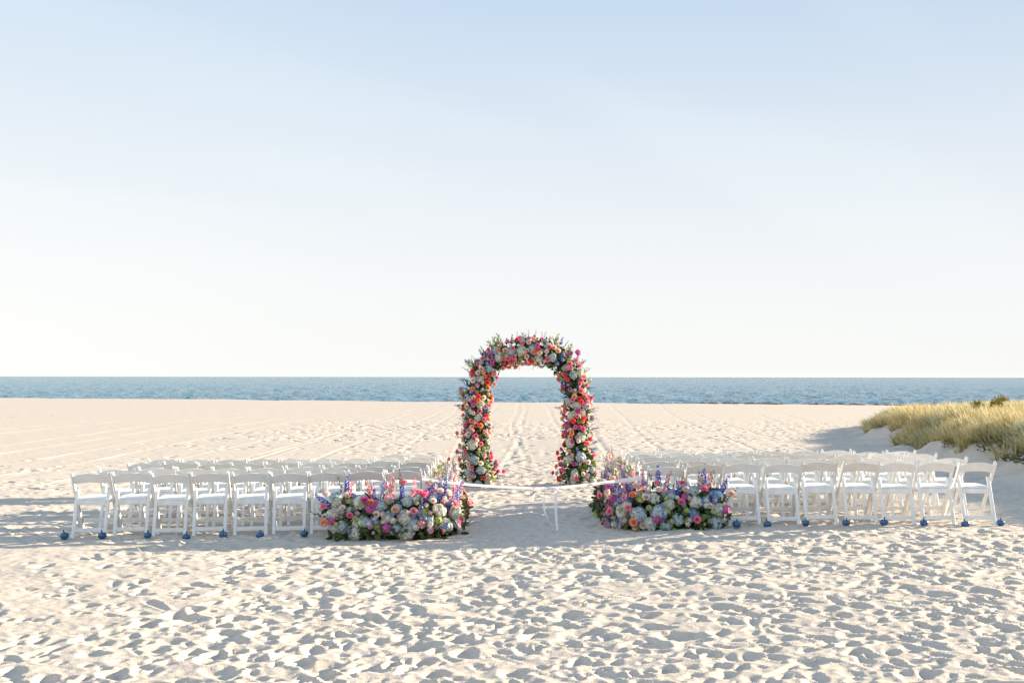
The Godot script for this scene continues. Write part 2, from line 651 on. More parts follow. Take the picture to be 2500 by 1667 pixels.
# ------------------------------------------------------------------ pumpkins
func pumpkin_mesh() -> ArrayMesh:
	var st := begin()
	var nu := 40
	var nv := 12
	var g: Array = []
	for i in nv + 1:
		var a := PI * i / nv - PI * 0.5
		var row: Array = []
		for j in nu:
			var u := TAU * j / nu
			var lobe := 1.0 - 0.09 * pow(absf(cos(u * 5.0)), 6.0) * cos(a)
			var rr := 0.047 * pow(cos(a), 0.72) * lobe
			row.append(Vector3(cos(u) * rr, 0.036 + 0.036 * sin(a) - 0.012 * maxf(0.0, sin(a)) * exp(-rr * rr / 0.0003), sin(u) * rr))
		g.append(row)
	for i in nv:
		for j in nu:
			var l := (j + 1) % nu
			quad(st, g[i][j], g[i + 1][j], g[i + 1][l], g[i][l])
	return finish(st)

func make_pumpkins() -> void:
	var mesh := pumpkin_mesh()
	var stem := board([Vector3(0.006, 0.092, 0.004), Vector3(0.003, 0.078, 0.002), Vector3(0, 0.058, 0)], Vector3(1, 0, 0), 0.011, 0.011, false, false, 0.003)
	var left := [-5.305, -4.87, -4.345, -3.90, -3.465, -3.03, -2.51]
	var right := [2.74, 3.13, 3.595, 4.08, 4.545, 5.035, 5.545, 5.965]
	var said := ["sitting beyond the outermost chair", "between the two outermost chairs", "after second chair from outer end", "after third chair from outer end", "after fourth chair from outer end", "after fifth chair from outer end", "after sixth chair from outer end", "nearest the flowers"]
	for side in 2:
		var xs: Array = left if side == 0 else right
		for k in xs.size():
			var x: float = xs[k]
			var z := -11.89 - (0.3 * (x + 5.3) / 4.2 if side == 0 else 0.33)
			var from_out: int = k if side == 0 else xs.size() - 1 - k
			var o := thing("pumpkin", "small blue pumpkin %s, back row, %s" % [said[from_out], "open beach side" if side == 0 else "dune side"], "pumpkin", Vector3(x, minf(ground(x, -z) + 0.002, on_sand(x, z) + 0.008), z), rng.randf() * TAU, "small blue pumpkins along the back rows")
			var k2 := rng.randf_range(0.95, 1.1)
			o.scale = Vector3(k2, k2 * rng.randf_range(1.0, 1.12), k2)
			o.rotation.x = rng.randf_range(-0.15, 0.15)
			o.rotation.z = rng.randf_range(-0.15, 0.15)
			part("body", mesh, M.pumpkin, o)
			part("stem", stem, M.core, o)

# ------------------------------------------------------------------ flowers; each grows along +y from the origin
var F := {}

func petal(st: SurfaceTool, at: Vector3, out: Vector3, up: Vector3, length: float, width: float, curl: float, c0: Color, c1: Color) -> void:
	var side := out.cross(up).normalized()
	var p1 := at + (up * 0.62 + out * 0.4 * (1.0 - curl)) * length * 0.62
	var p2 := at + (up * (1.0 - 0.25 * curl) + out * (0.25 + 0.75 * curl)) * length
	var a := at
	var bl := p1 - side * width * 0.5 - out * width * 0.12
	var br := p1 + side * width * 0.5 - out * width * 0.12
	var tl := p2 - side * width * 0.3 - out * width * 0.06
	var tr := p2 + side * width * 0.3 - out * width * 0.06
	var mid := p1 + out * width * 0.1
	for t in [[a, bl, mid, c0, c0, c0], [a, mid, br, c0, c0, c0], [bl, tl, mid, c0, c1, c0], [mid, tr, br, c0, c1, c0], [mid, tl, tr, c0, c1, c1]]:
		for q in 3:
			st.set_color(t[3 + q])
			st.add_vertex(t[q])

func rose_mesh() -> ArrayMesh:
	var st := begin(false)
	# petals, radius at foot and lip, height at foot and lip, outward lip
	for ring in [[3, 0.003, 0.009, 0.018, 0.047, 0.0], [4, 0.008, 0.019, 0.012, 0.047, 0.001], [5, 0.016, 0.029, 0.004, 0.043, 0.004], [5, 0.024, 0.038, -0.006, 0.036, 0.008], [6, 0.026, 0.042, -0.014, 0.024, 0.013]]:
		var n: int = ring[0]
		var off := rng.randf() * TAU
		for i in n:
			var a := off + TAU * i / n + rng.randf_range(-0.1, 0.1)
			var half := PI / n * 1.3
			var hk := rng.randf_range(0.92, 1.06)
			var g: Array = []
			for v in 4:
				var row: Array = []
				for u in 5:
					var uu := u / 2.0 - 1.0
					var vv := v / 3.0
					var az := a + uu * half
					var r: float = lerpf(ring[1], ring[2], pow(vv, 0.7)) + 0.0025 * uu + (ring[5] if v == 3 else 0.0)
					var y: float = lerpf(ring[3], ring[4] * hk, vv) - 0.012 * uu * uu * vv - (ring[5] * 0.4 if v == 3 else 0.0)
					row.append(Vector3(cos(az) * r, y, sin(az) * r))
				g.append(row)
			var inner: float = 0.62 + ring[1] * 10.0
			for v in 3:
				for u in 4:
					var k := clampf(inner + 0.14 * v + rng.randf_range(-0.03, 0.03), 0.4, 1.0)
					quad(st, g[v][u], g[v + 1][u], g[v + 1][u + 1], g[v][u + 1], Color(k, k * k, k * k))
	return finish(st)

func floret(st: SurfaceTool, at: Vector3, n: Vector3, r: float, petals: int, c: Color, cup := 0.25) -> void:
	var b := basis_to(n, rng.randf() * TAU)
	for i in petals:
		var a := TAU * i / petals
		var o := b * Vector3(cos(a), 0, sin(a))
		var s := b * Vector3(-sin(a), 0, cos(a))
		var tip := at + o * r + b.y * r * cup
		var l := at + o * r * 0.6 + s * r * 0.48 + b.y * r * cup * 0.8
		var q := at + o * r * 0.6 - s * r * 0.48 + b.y * r * cup * 0.8
		var k := rng.randf_range(0.86, 1.0)
		tri(st, at, l, tip, Color(c.r * k, c.g * k, c.b * k))
		tri(st, at, tip, q, Color(c.r * k, c.g * k, c.b * k))

func hydrangea_mesh(r: float, n: int, fr: float) -> ArrayMesh:
	var st := begin(false)
	for i in 6:
		for j in 10:
			var q: Array = []
			for k in [[0, 0], [1, 0], [1, 1], [0, 1]]:
				var pa: float = PI * 0.78 * (i + k[0]) / 6.0
				var pb: float = TAU * (j + k[1]) / 10.0
				q.append(Vector3(sin(pa) * cos(pb), cos(pa), sin(pa) * sin(pb)) * r * 0.8)
			quad(st, q[0], q[1], q[2], q[3], Color(0.33, 0.4, 0.27))
	for i in n:
		var y := 1.0 - 1.55 * (i + 0.5) / n
		var a := i * 2.39996 + rng.randf_range(-0.2, 0.2)
		var h := sqrt(maxf(0.0, 1.0 - y * y))
		var d := Vector3(cos(a) * h, y, sin(a) * h)
		var k := rng.randf_range(0.68, 1.0)
		var warm := rng.randf_range(-0.05, 0.05)
		floret(st, d * r * rng.randf_range(0.86, 1.05), (d + Vector3(rng.randf_range(-0.3, 0.3), rng.randf_range(-0.3, 0.3), rng.randf_range(-0.3, 0.3))).normalized(), fr * rng.randf_range(0.85, 1.15), 4, Color(minf(k + warm, 1.0), k, minf(k - warm, 1.0)), 0.15)
	return finish(st)

func spike_mesh(length: float, n: int, wide: float, fr: float, petals: int, from := 0.25) -> ArrayMesh:
	var st := begin(false)
	for i in n:
		var t := (i + 0.5) / n
		var y := length * lerpf(from, 1.0, t)
		var a := i * 2.39996 + rng.randf_range(-0.4, 0.4)
		var thin := 1.0 - 0.75 * t
		var out := Vector3(cos(a), 0.45, sin(a)).normalized()
		floret(st, Vector3(cos(a) * wide * thin, y, sin(a) * wide * thin), out, fr * (1.0 - 0.5 * t) * rng.randf_range(0.8, 1.2), petals, Color.WHITE * rng.randf_range(0.5, 1.25), 0.45)
	return finish(st)

func stem_mesh(length: float, r: float) -> ArrayMesh:
	var st := begin(false)
	for i in 4:
		var a := TAU * i / 4.0
		var b := TAU * (i + 1) / 4.0
		quad(st, Vector3(cos(a) * r, 0, sin(a) * r), Vector3(cos(a) * r * 0.5, length, sin(a) * r * 0.5), Vector3(cos(b) * r * 0.5, length, sin(b) * r * 0.5), Vector3(cos(b) * r, 0, sin(b) * r))
	return finish(st)

func sprig_mesh(length: float, n: int, leaf: float) -> ArrayMesh:
	var st := begin(false)
	for i in n:
		var t := (i + 1.0) / n
		var y := length * lerpf(0.15, 1.0, t)
		var a := i * 2.4 + rng.randf_range(-0.3, 0.3)
		var o := Vector3(cos(a), 0.9, sin(a)).normalized()
		var s := o.cross(Vector3.UP).normalized()
		var p := Vector3(0, y, 0)
		var l := leaf * (1.1 - 0.5 * t) * rng.randf_range(0.8, 1.2)
		quad(st, p, p + o * l * 0.5 + s * l * 0.2, p + o * l, p + o * l * 0.5 - s * l * 0.2, Color.WHITE * rng.randf_range(0.7, 1.0))
	for i in 3:
		var a := TAU * i / 3.0
		var b := TAU * (i + 1) / 3.0
		quad(st, Vector3(cos(a), 0, sin(a)) * 0.002, Vector3(0, length, 0) + Vector3(cos(a), 0, sin(a)) * 0.001, Vector3(0, length, 0) + Vector3(cos(b), 0, sin(b)) * 0.001, Vector3(cos(b), 0, sin(b)) * 0.002, Color(0.6, 0.6, 0.5))
	return finish(st)

func leaf_mesh() -> ArrayMesh:
	var st := begin(false)
	for s in [-1.0, 1.0]:
		tri(st, Vector3.ZERO, Vector3(s * 0.022, 0.008, 0.035), Vector3(0, 0, 0.045))
		tri(st, Vector3(s * 0.022, 0.008, 0.035), Vector3(s * 0.016, 0.002, 0.065), Vector3(0, 0, 0.045))
		tri(st, Vector3(s * 0.016, 0.002, 0.065), Vector3(0, -0.012, 0.092), Vector3(0, 0, 0.045))
	return finish(st)

func make_flower_meshes() -> void:
	for i in 3:
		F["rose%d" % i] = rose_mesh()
		F["ball%d" % i] = hydrangea_mesh(0.078, 84, 0.0205)
		F["small_ball%d" % i] = hydrangea_mesh(0.05, 46, 0.017)
		F["delphinium%d" % i] = spike_mesh(0.36, 44, 0.036, 0.021, 5)
		F["short_spike%d" % i] = spike_mesh(0.22, 26, 0.032, 0.019, 5, 0.2)
		F["gladiolus%d" % i] = spike_mesh(0.38, 20, 0.034, 0.036, 5, 0.2)
		F["cluster%d" % i] = hydrangea_mesh(0.045, 20, 0.025)
		F["sprig%d" % i] = sprig_mesh(0.28, 22, 0.05)
		F["bud_spike%d" % i] = sprig_mesh(0.34, 26, 0.04)
		F["grass_spray%d" % i] = sprig_mesh(0.26, 16, 0.13)
	F["stem"] = stem_mesh(0.3, 0.004)
	F["leaf"] = leaf_mesh()

func flower(parent: Node, called: String, mesh: String, mat: Material, at: Vector3, n: Vector3, size := 1.0) -> void:
	var sc := Vector3.ONE * size
	if mesh.ends_with("ball"):
		sc *= Vector3(rng.randf_range(0.86, 1.16), rng.randf_range(0.7, 0.95), rng.randf_range(0.86, 1.16))
	part(called, F[mesh + str(rng.randi() % 3)], mat, parent, Transform3D(basis_to(n, rng.randf() * TAU) * Basis.from_scale(sc), at))

func rose_color(c: String) -> Material:
	return {"k": M.hot_pink, "m": M.magenta, "r": M.red, "o": M.orange, "p": M.peach, "b": M.blush, "q": M.pink}[c]

func ball_color(c: String) -> Material:
	return {"w": M.white, "u": M.pale_blue, "g": M.green, "B": M.blue}[c]

func leaves(parent: Node, called: String, list: Array, mat: Material) -> void:
	var mm := MultiMesh.new()
	mm.transform_format = MultiMesh.TRANSFORM_3D
	mm.use_colors = true
	mm.mesh = F.leaf
	mm.instance_count = list.size()
	for i in list.size():
		mm.set_instance_transform(i, list[i])
		var k := rng.randf_range(0.6, 1.5)
		var y := rng.randf()
		mm.set_instance_color(i, Color(k * (1.0 + 0.9 * y * y), k * (1.0 + 0.5 * y * y), k) if rng.randf() > 0.12 else Color(5.0, 5.2, 2.0))
	var o := MultiMeshInstance3D.new()
	o.name = called
	o.multimesh = mm
	o.material_override = mat
	o.set_meta("kind", "stuff")
	parent.add_child(o, true)

# ------------------------------------------------------------------ the arch
const ARCH_PATH := [[-0.61, -0.09], [-0.672, 0.42], [-0.672, 0.93], [-0.664, 1.545], [-0.613, 1.89], [-0.47, 2.18], [-0.225, 2.385], [0.174, 2.485], [0.552, 2.465], [0.879, 2.32], [1.083, 2.117], [1.186, 1.85], [1.237, 1.443], [1.237, 0.93], [1.247, 0.42], [1.288, -0.09]]
var arch_pts: PackedVector2Array

func arch_near(p: Vector2) -> Vector2:
	var best := arch_pts[0]
	for i in arch_pts.size() - 1:
		var q := Geometry2D.get_closest_point_to_segment(p, arch_pts[i], arch_pts[i + 1])
		if q.distance_squared_to(p) < best.distance_squared_to(p):
			best = q
	return best

# rows of a flower's place on the arch's face, in steps of 2 mm across from the arch's corner and down from its top, and its colour
const ARCH_ROSES := "615 168 k 658 165 p 703 152 r 745 175 k 805 137 k 803 168 b 925 143 k 857 152 o 863 110 b 558 192 p 660 222 k 527 240 o 590 243 p 790 240 p 785 290 p 885 195 m 892 232 r 857 255 o 905 260 b 968 252 b 997 212 r 1033 222 p 1055 185 p 1072 250 p 978 320 k 665 300 k 612 312 k 573 313 o 565 345 m 585 372 r 637 335 r 640 360 p 677 378 o 712 347 p 780 345 k 825 330 r 858 338 o 553 395 p 437 232 k 387 320 k 350 370 k 468 335 m 470 360 m 302 438 r 298 468 r 375 412 p 342 447 b 387 442 p 298 517 b 400 478 o 430 478 r 478 432 k 470 460 p 497 488 m 420 533 r 422 583 o 480 552 o 295 595 o 1183 362 k 1233 335 k 1258 382 k 1197 400 p 1150 465 r 1127 455 o 1163 505 r 1097 502 o 1088 455 m 1302 488 o 1277 515 m 1272 547 o 1325 555 k 1277 610 k 1313 605 b 1190 597 m 1123 605 p 1225 662 p 1213 692 k 1265 682 r 1282 712 r 1312 660 o 1328 682 k 1375 700 p 1375 675 k 1158 755 o 1158 793 r 1262 790 m 1340 752 b 1130 815 b 1253 842 k 1217 885 r 1303 860 r 1293 888 o 1128 872 p 1342 917 b 1238 942 k 1270 945 m 1303 957 k 1170 912 m 1157 993 m 1208 970 p 1208 998 o 1195 1037 p 1380 1010 b"
const ARCH_ROSES_LOW := "1213 1075 m 1258 1068 b 1365 1060 r 1322 1095 r 1130 1150 m 1097 1187 r 1185 1165 p 1210 1197 p 1350 1165 p 1380 1205 k 1105 1237 r 1225 1275 m 1278 1258 p 1342 1265 b 1455 1225 b 1085 1310 o 1138 1330 k 1083 1373 b 1297 1367 b 1408 1370 p 1048 1370 m 1110 1425 r 1242 1408 k 208 645 k 340 662 r 302 675 p 340 698 o 383 672 b 452 690 p 295 708 m 297 745 k 228 720 p 247 757 p 435 715 o 423 747 k 213 780 r 352 795 k 300 815 b 210 840 k 400 840 r 383 870 k 427 875 p 252 882 m 285 887 o 325 925 r 360 928 o 233 930 k 290 940 p 383 985 k 217 995 k 288 985 k 257 1010 b 322 1025 k 430 1000 p 168 1005 o 423 1040 b 210 1070 p 195 1118 o 327 1065 b 362 1097 k 233 1165 k 160 1175 k 443 1190 m 432 1222 r 388 1205 p 80 1247 r 185 1247 k 262 1275 b 360 1272 b 490 1265 m 290 1317 k 468 1360 p 497 1357 m 543 1360 r 388 1405 r 272 1397 p 425 1387 b"
const ARCH_BALLS := "735 240 w 50 640 245 u 42 500 232 u 40 840 225 u 42 985 190 u 40 1025 303 u 42 897 312 w 40 745 140 u 30 525 305 w 38 437 405 u 42 270 455 u 35 357 500 w 45 575 270 g 25 932 237 g 22 733 312 g 25 360 345 u 30 1215 460 u 38 1288 440 w 38 1185 325 g 25 1290 530 g 25 1355 640 u 35 250 680 u 35 365 735 w 40 325 618 g 20 437 645 g 25 270 805 u 30 340 855 w 38 250 972 u 32 285 1100 w 48 1245 745 w 45 1195 840 w 42 1300 810 w 35 1285 1038 w 48 1180 1090 w 50 1270 890 g 25 1165 710 u 30 1225 625 g 22 1285 1215 u 45 1170 1240 w 45 300 1245 u 45 345 1175 g 22 400 1150 g 25 370 1335 u 40 255 1360 u 42 345 1460 u 40 440 1435 w 38 435 1310 g 28 1225 1360 w 45 1400 1335 u 35 1300 1330 g 22 1210 1425 w 42 1300 1465 w 45 1400 1435 w 38 260 1455 w 35 1430 1290 g 30 480 1415 g 30"
const ARCH_SPIKES := "370 260 d 240 340 d 1050 140 d 1310 345 d 1105 160 d 830 285 d 1100 300 d 425 330 d 195 515 d 1130 530 d 150 750 d 1090 770 d 390 795 d 440 960 l 1420 1080 l 1400 1150 l 205 1150 d 1250 1140 l 1410 960 l 1255 262 m 1185 265 m 450 270 m 1380 590 l 190 600 c 330 560 c 1140 400 c 1340 700 c 1320 745 c 1385 860 c 300 1390 c 1330 1385 c 230 1210 c 1160 390 c 1130 570 m 1170 930 m 1110 1290 m 490 1300 m 365 600 d 300 640 d 1260 560 d 190 1190 l"

func arch_at(px: float, py: float) -> Vector2:
	return Vector2(px / 489.1 - 1.329, 2.976 - py / 489.1)

func arch_spot(p: Vector2, lift: float) -> Array:
	var q := arch_near(p)
	var o := p - q
	var low := 1.0 + 0.5 * (1.0 - smoothstep(0.0, 0.75, p.y))
	var R := 0.235 * low
	var z := sqrt(maxf(0.0, R * R - minf(o.length_squared(), R * R * 0.98)))
	var n := Vector3(o.x, o.y * 0.6 + 0.02, z + 0.07).normalized()
	return [Vector3(p.x, p.y, z) + n * lift, n]

func make_arch() -> void:
	for p in ARCH_PATH:
		arch_pts.append(Vector2(p[0], p[1]))
	var gy := ground(0.15, ARCH_D)
	var t := thing("flower_arch", "tall arch covered in pink, red, peach, white and blue flowers on the sand", "flower arch", Vector3(0, gy + 0.06, -ARCH_D))
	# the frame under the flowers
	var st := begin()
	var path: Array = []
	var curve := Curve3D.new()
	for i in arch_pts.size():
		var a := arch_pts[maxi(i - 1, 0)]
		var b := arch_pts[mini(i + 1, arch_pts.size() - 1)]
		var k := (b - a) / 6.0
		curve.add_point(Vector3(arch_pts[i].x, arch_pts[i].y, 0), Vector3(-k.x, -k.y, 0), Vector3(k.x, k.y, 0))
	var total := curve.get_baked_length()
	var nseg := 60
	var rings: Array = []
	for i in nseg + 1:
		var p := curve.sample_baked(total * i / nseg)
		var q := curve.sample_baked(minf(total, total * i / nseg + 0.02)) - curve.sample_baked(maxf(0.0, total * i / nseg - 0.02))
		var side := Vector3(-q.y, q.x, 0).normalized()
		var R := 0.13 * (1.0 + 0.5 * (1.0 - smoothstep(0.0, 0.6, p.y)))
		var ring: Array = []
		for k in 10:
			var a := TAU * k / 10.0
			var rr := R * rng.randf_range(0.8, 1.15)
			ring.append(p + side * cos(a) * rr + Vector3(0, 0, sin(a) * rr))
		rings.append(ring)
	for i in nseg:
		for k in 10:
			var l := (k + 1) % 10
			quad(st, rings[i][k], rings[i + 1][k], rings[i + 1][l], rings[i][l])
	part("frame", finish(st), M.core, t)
	# leaves
	var lv: Array = []
	for i in 4600:
		var s := rng.randf() * total
		var p := curve.sample_baked(s)
		var q := curve.sample_baked(minf(total, s + 0.02)) - curve.sample_baked(maxf(0.0, s - 0.02))
		var side := Vector3(-q.y, q.x, 0).normalized()
		var a := rng.randf() * TAU
		var n := (side * cos(a) + Vector3(0, 0, sin(a))).normalized()
		var R := rng.randf_range(0.1, 0.245) * (1.0 + 0.65 * (1.0 - smoothstep(0.05, 0.75, p.y)))
		var at := p + n * R
		if at.y < 0.02:
			at.y = rng.randf_range(0.02, 0.15)
		var bs := basis_to((n * 0.6 + Vector3(rng.randf_range(-1, 1), rng.randf_range(-1, 1), rng.randf_range(-1, 1))).normalized(), rng.randf() * TAU)
		lv.append(Transform3D(bs.scaled(Vector3.ONE * rng.randf_range(0.6, 1.25)), at))
	leaves(t, "foliage", lv, M.leaf)
	var w := (ARCH_ROSES + " " + ARCH_ROSES_LOW).split(" ")
	for i in range(0, w.size(), 3):
		var sp := arch_spot(arch_at(w[i].to_float(), w[i + 1].to_float()), 0.03 + rng.randf_range(-0.015, 0.03))
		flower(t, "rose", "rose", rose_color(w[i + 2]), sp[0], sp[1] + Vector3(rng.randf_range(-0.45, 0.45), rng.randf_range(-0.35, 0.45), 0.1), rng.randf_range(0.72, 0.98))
	w = ARCH_BALLS.split(" ")
	for i in range(0, w.size(), 4):
		var sp := arch_spot(arch_at(w[i].to_float(), w[i + 1].to_float()), -0.03)
		var r := w[i + 3].to_float() / 489.1
		var small := r < 0.065
		flower(t, "green_bloom" if small else "hydrangea", "small_ball" if small else "ball", ball_color(w[i + 2]), sp[0], sp[1], r / (0.052 if small else 0.082))
	w = ARCH_SPIKES.split(" ")
	for i in range(0, w.size(), 3):
		var p := arch_at(w[i].to_float(), w[i + 1].to_float())
		var sp := arch_spot(p, 0.02)
		var out := (p - arch_near(p))
		var dir := Vector3(out.x * 4.0, out.y * 4.0 + 0.25, 0.35).normalized()
		var c: String = w[i + 2]
		if c == "c":
			flower(t, "blossom_cluster", "cluster", M.lilac if rng.randf() < 0.7 else M.pink, sp[0], sp[1], rng.randf_range(0.9, 1.3))
		elif c == "m":
			flower(t, "orchid_spray", "cluster", M.magenta, sp[0], sp[1], rng.randf_range(0.9, 1.3))
		else:
			flower(t, "delphinium", "short_spike", M.violet_blue if c == "d" else M.lavender, sp[0] - dir * 0.1, dir, rng.randf_range(0.7, 0.95))
	for i in 90:
		var q := curve.sample_baked(total * (i + rng.randf()) / 90.0)
		var sp := arch_spot(Vector2(q.x, q.y) + Vector2(rng.randf_range(-0.24, 0.24), rng.randf_range(-0.24, 0.24)), 0.035)
		flower(t, "filler_blossom", "cluster", [M.white, M.lilac, M.blush, M.lavender, M.pale_green][rng.randi() % 5], sp[0], sp[1] + Vector3(0, 0.3, 0), rng.randf_range(0.45, 0.7))
	# sprigs that stand out round the outline, and the flowers of the far side
	for i in 120:
		var s := total * (i + rng.randf()) / 120.0
		var p := curve.sample_baked(s)
		var q := curve.sample_baked(minf(total, s + 0.02)) - curve.sample_baked(maxf(0.0, s - 0.02))
		var side := Vector3(-q.y, q.x, 0).normalized()
		if i % 4 == 3:
			side = -side
		var n := (side + Vector3(rng.randf_range(-0.35, 0.35), 0.35 + rng.randf_range(-0.3, 0.3), rng.randf_range(-0.3, 0.45))).normalized()
		var at := p + n * 0.12
		var pick := rng.randf()
		if i % 4 == 3:
			flower(t, "leafy_sprig", "sprig", M.leaf, at, n, rng.randf_range(0.6, 0.85))
		elif pick < 0.5:
			flower(t, "flower_sprig", "sprig", M.dusk, at, n, rng.randf_range(0.85, 1.15))
		elif pick < 0.6:
			flower(t, "delphinium", "short_spike", M.lavender if rng.randf() < 0.6 else M.violet_blue, at + n * 0.05, n, rng.randf_range(0.6, 0.9))
		elif pick < 0.78:
			flower(t, "grass_spray", "grass_spray", M.pale_green, at, n, rng.randf_range(0.8, 1.1))
		else:
			flower(t, "leafy_sprig", "sprig", M.leaf, at, n, rng.randf_range(0.8, 1.1))
	var cols := ["k", "m", "r", "o", "p", "b", "p", "b", "b"]
	for i in 150:
		var s := rng.randf() * total
		var p := curve.sample_baked(s)
		var q := curve.sample_baked(minf(total, s + 0.02)) - curve.sample_baked(maxf(0.0, s - 0.02))
		var side := Vector3(-q.y, q.x, 0).normalized()
		var a := rng.randf_range(-1.0, PI + 1.0)
		var n := (side * cos(a) - Vector3(0, 0, sin(a))).normalized()
		if n.z > 0.15:
			continue
		var R := 0.25 * (1.0 + 0.35 * (1.0 - smoothstep(0.0, 0.75, p.y)))
		var at := p + n * R
		if at.y < 0.08:
			continue
		var pick := rng.randf()
		if pick < 0.62:
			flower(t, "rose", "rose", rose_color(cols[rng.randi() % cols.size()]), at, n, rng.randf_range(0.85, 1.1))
		elif pick < 0.85:
			flower(t, "hydrangea", "ball", M.white if rng.randf() < 0.5 else M.pale_blue, p + n * R * 0.85, n, rng.randf_range(0.8, 1.05))
		else:
			flower(t, "green_bloom", "small_ball", M.green, at, n, rng.randf_range(0.8, 1.1))

# ------------------------------------------------------------------ the two beds of flowers at the aisle
const LEFT_ROSES := "205 695 k 225 905 o 470 715 b 495 550 b 210 540 b 580 805 k 865 645 o 955 790 b 1225 735 p 1485 750 q 1545 520 q 1310 395 q 1135 490 b 1750 625 b 1830 505 b 1935 530 b 2035 675 q 2110 885 q 2205 690 q 1620 560 k 780 620 m"
const LEFT_BALLS := "345 505 u 85 375 590 w 80 395 735 w 90 575 690 u 70 700 570 w 110 700 840 w 90 485 935 u 90 650 1020 w 95 800 850 u 70 895 845 B 60 1000 630 u 80 1385 560 u 85 1240 660 u 70 1105 790 w 80 1345 780 w 95 1225 950 u 85 1395 1010 w 105 1490 880 u 80 1640 715 g 60 1860 690 w 95 1710 830 u 70 1840 830 g 60 1950 910 w 85 2090 770 w 95 1740 530 u 60 970 910 g 50 560 560 g 50"
const LEFT_SPIKES := "485 380 0 d 175 590 -50 d 900 560 0 d 1010 490 0 l 1290 470 5 d 1670 490 35 d 1900 450 5 d 2110 480 20 l 2080 590 10 l 540 440 10 g 800 450 -15 g 850 500 5 g 1140 400 5 g 1075 610 10 g 1460 400 5 g 1605 900 0 c 330 875 0 m 870 710 0 m 1110 950 0 m 920 640 0 m 1650 520 0 m 390 400 -15 s 1255 300 0 s 1150 330 5 b 830 340 12 b 180 790 -70 s"
const RIGHT_ROSES := "835 510 q 840 575 b 1085 700 k 1125 510 k 1360 565 k 1350 490 b 1410 740 b 1255 875 k 1665 615 p 685 650 b 495 760 k 545 630 o 545 905 o 320 815 k 1150 570 b 580 540 b 310 620 b 225 665 k 370 475 p 265 520 b"
const RIGHT_BALLS := "965 585 u 65 1235 540 u 75 1490 590 B 75 1260 660 w 75 1375 660 B 70 1230 790 B 65 780 620 w 65 960 680 w 60 605 805 u 75 830 780 u 90 725 915 w 80 905 930 u 75 1045 860 u 65 1475 880 u 80 1500 740 w 70 920 705 g 50 630 620 g 55 460 700 w 50 400 780 w 70 1320 840 g 40 1160 880 g 40 1150 750 g 40"
const RIGHT_SPIKES := "855 430 0 d 1385 400 5 d 1620 500 30 d 1060 550 0 d 500 620 0 d 400 610 0 d 1450 470 5 g 960 470 10 g 670 420 0 g 450 560 0 g 1590 770 0 m 810 870 0 m 1135 630 0 m 300 560 0 m 1000 380 12 b 1490 400 15 b 1560 460 25 b 1330 440 0 s 1160 440 -10 s 780 440 -25 s 1610 880 40 s 1690 580 40 s"

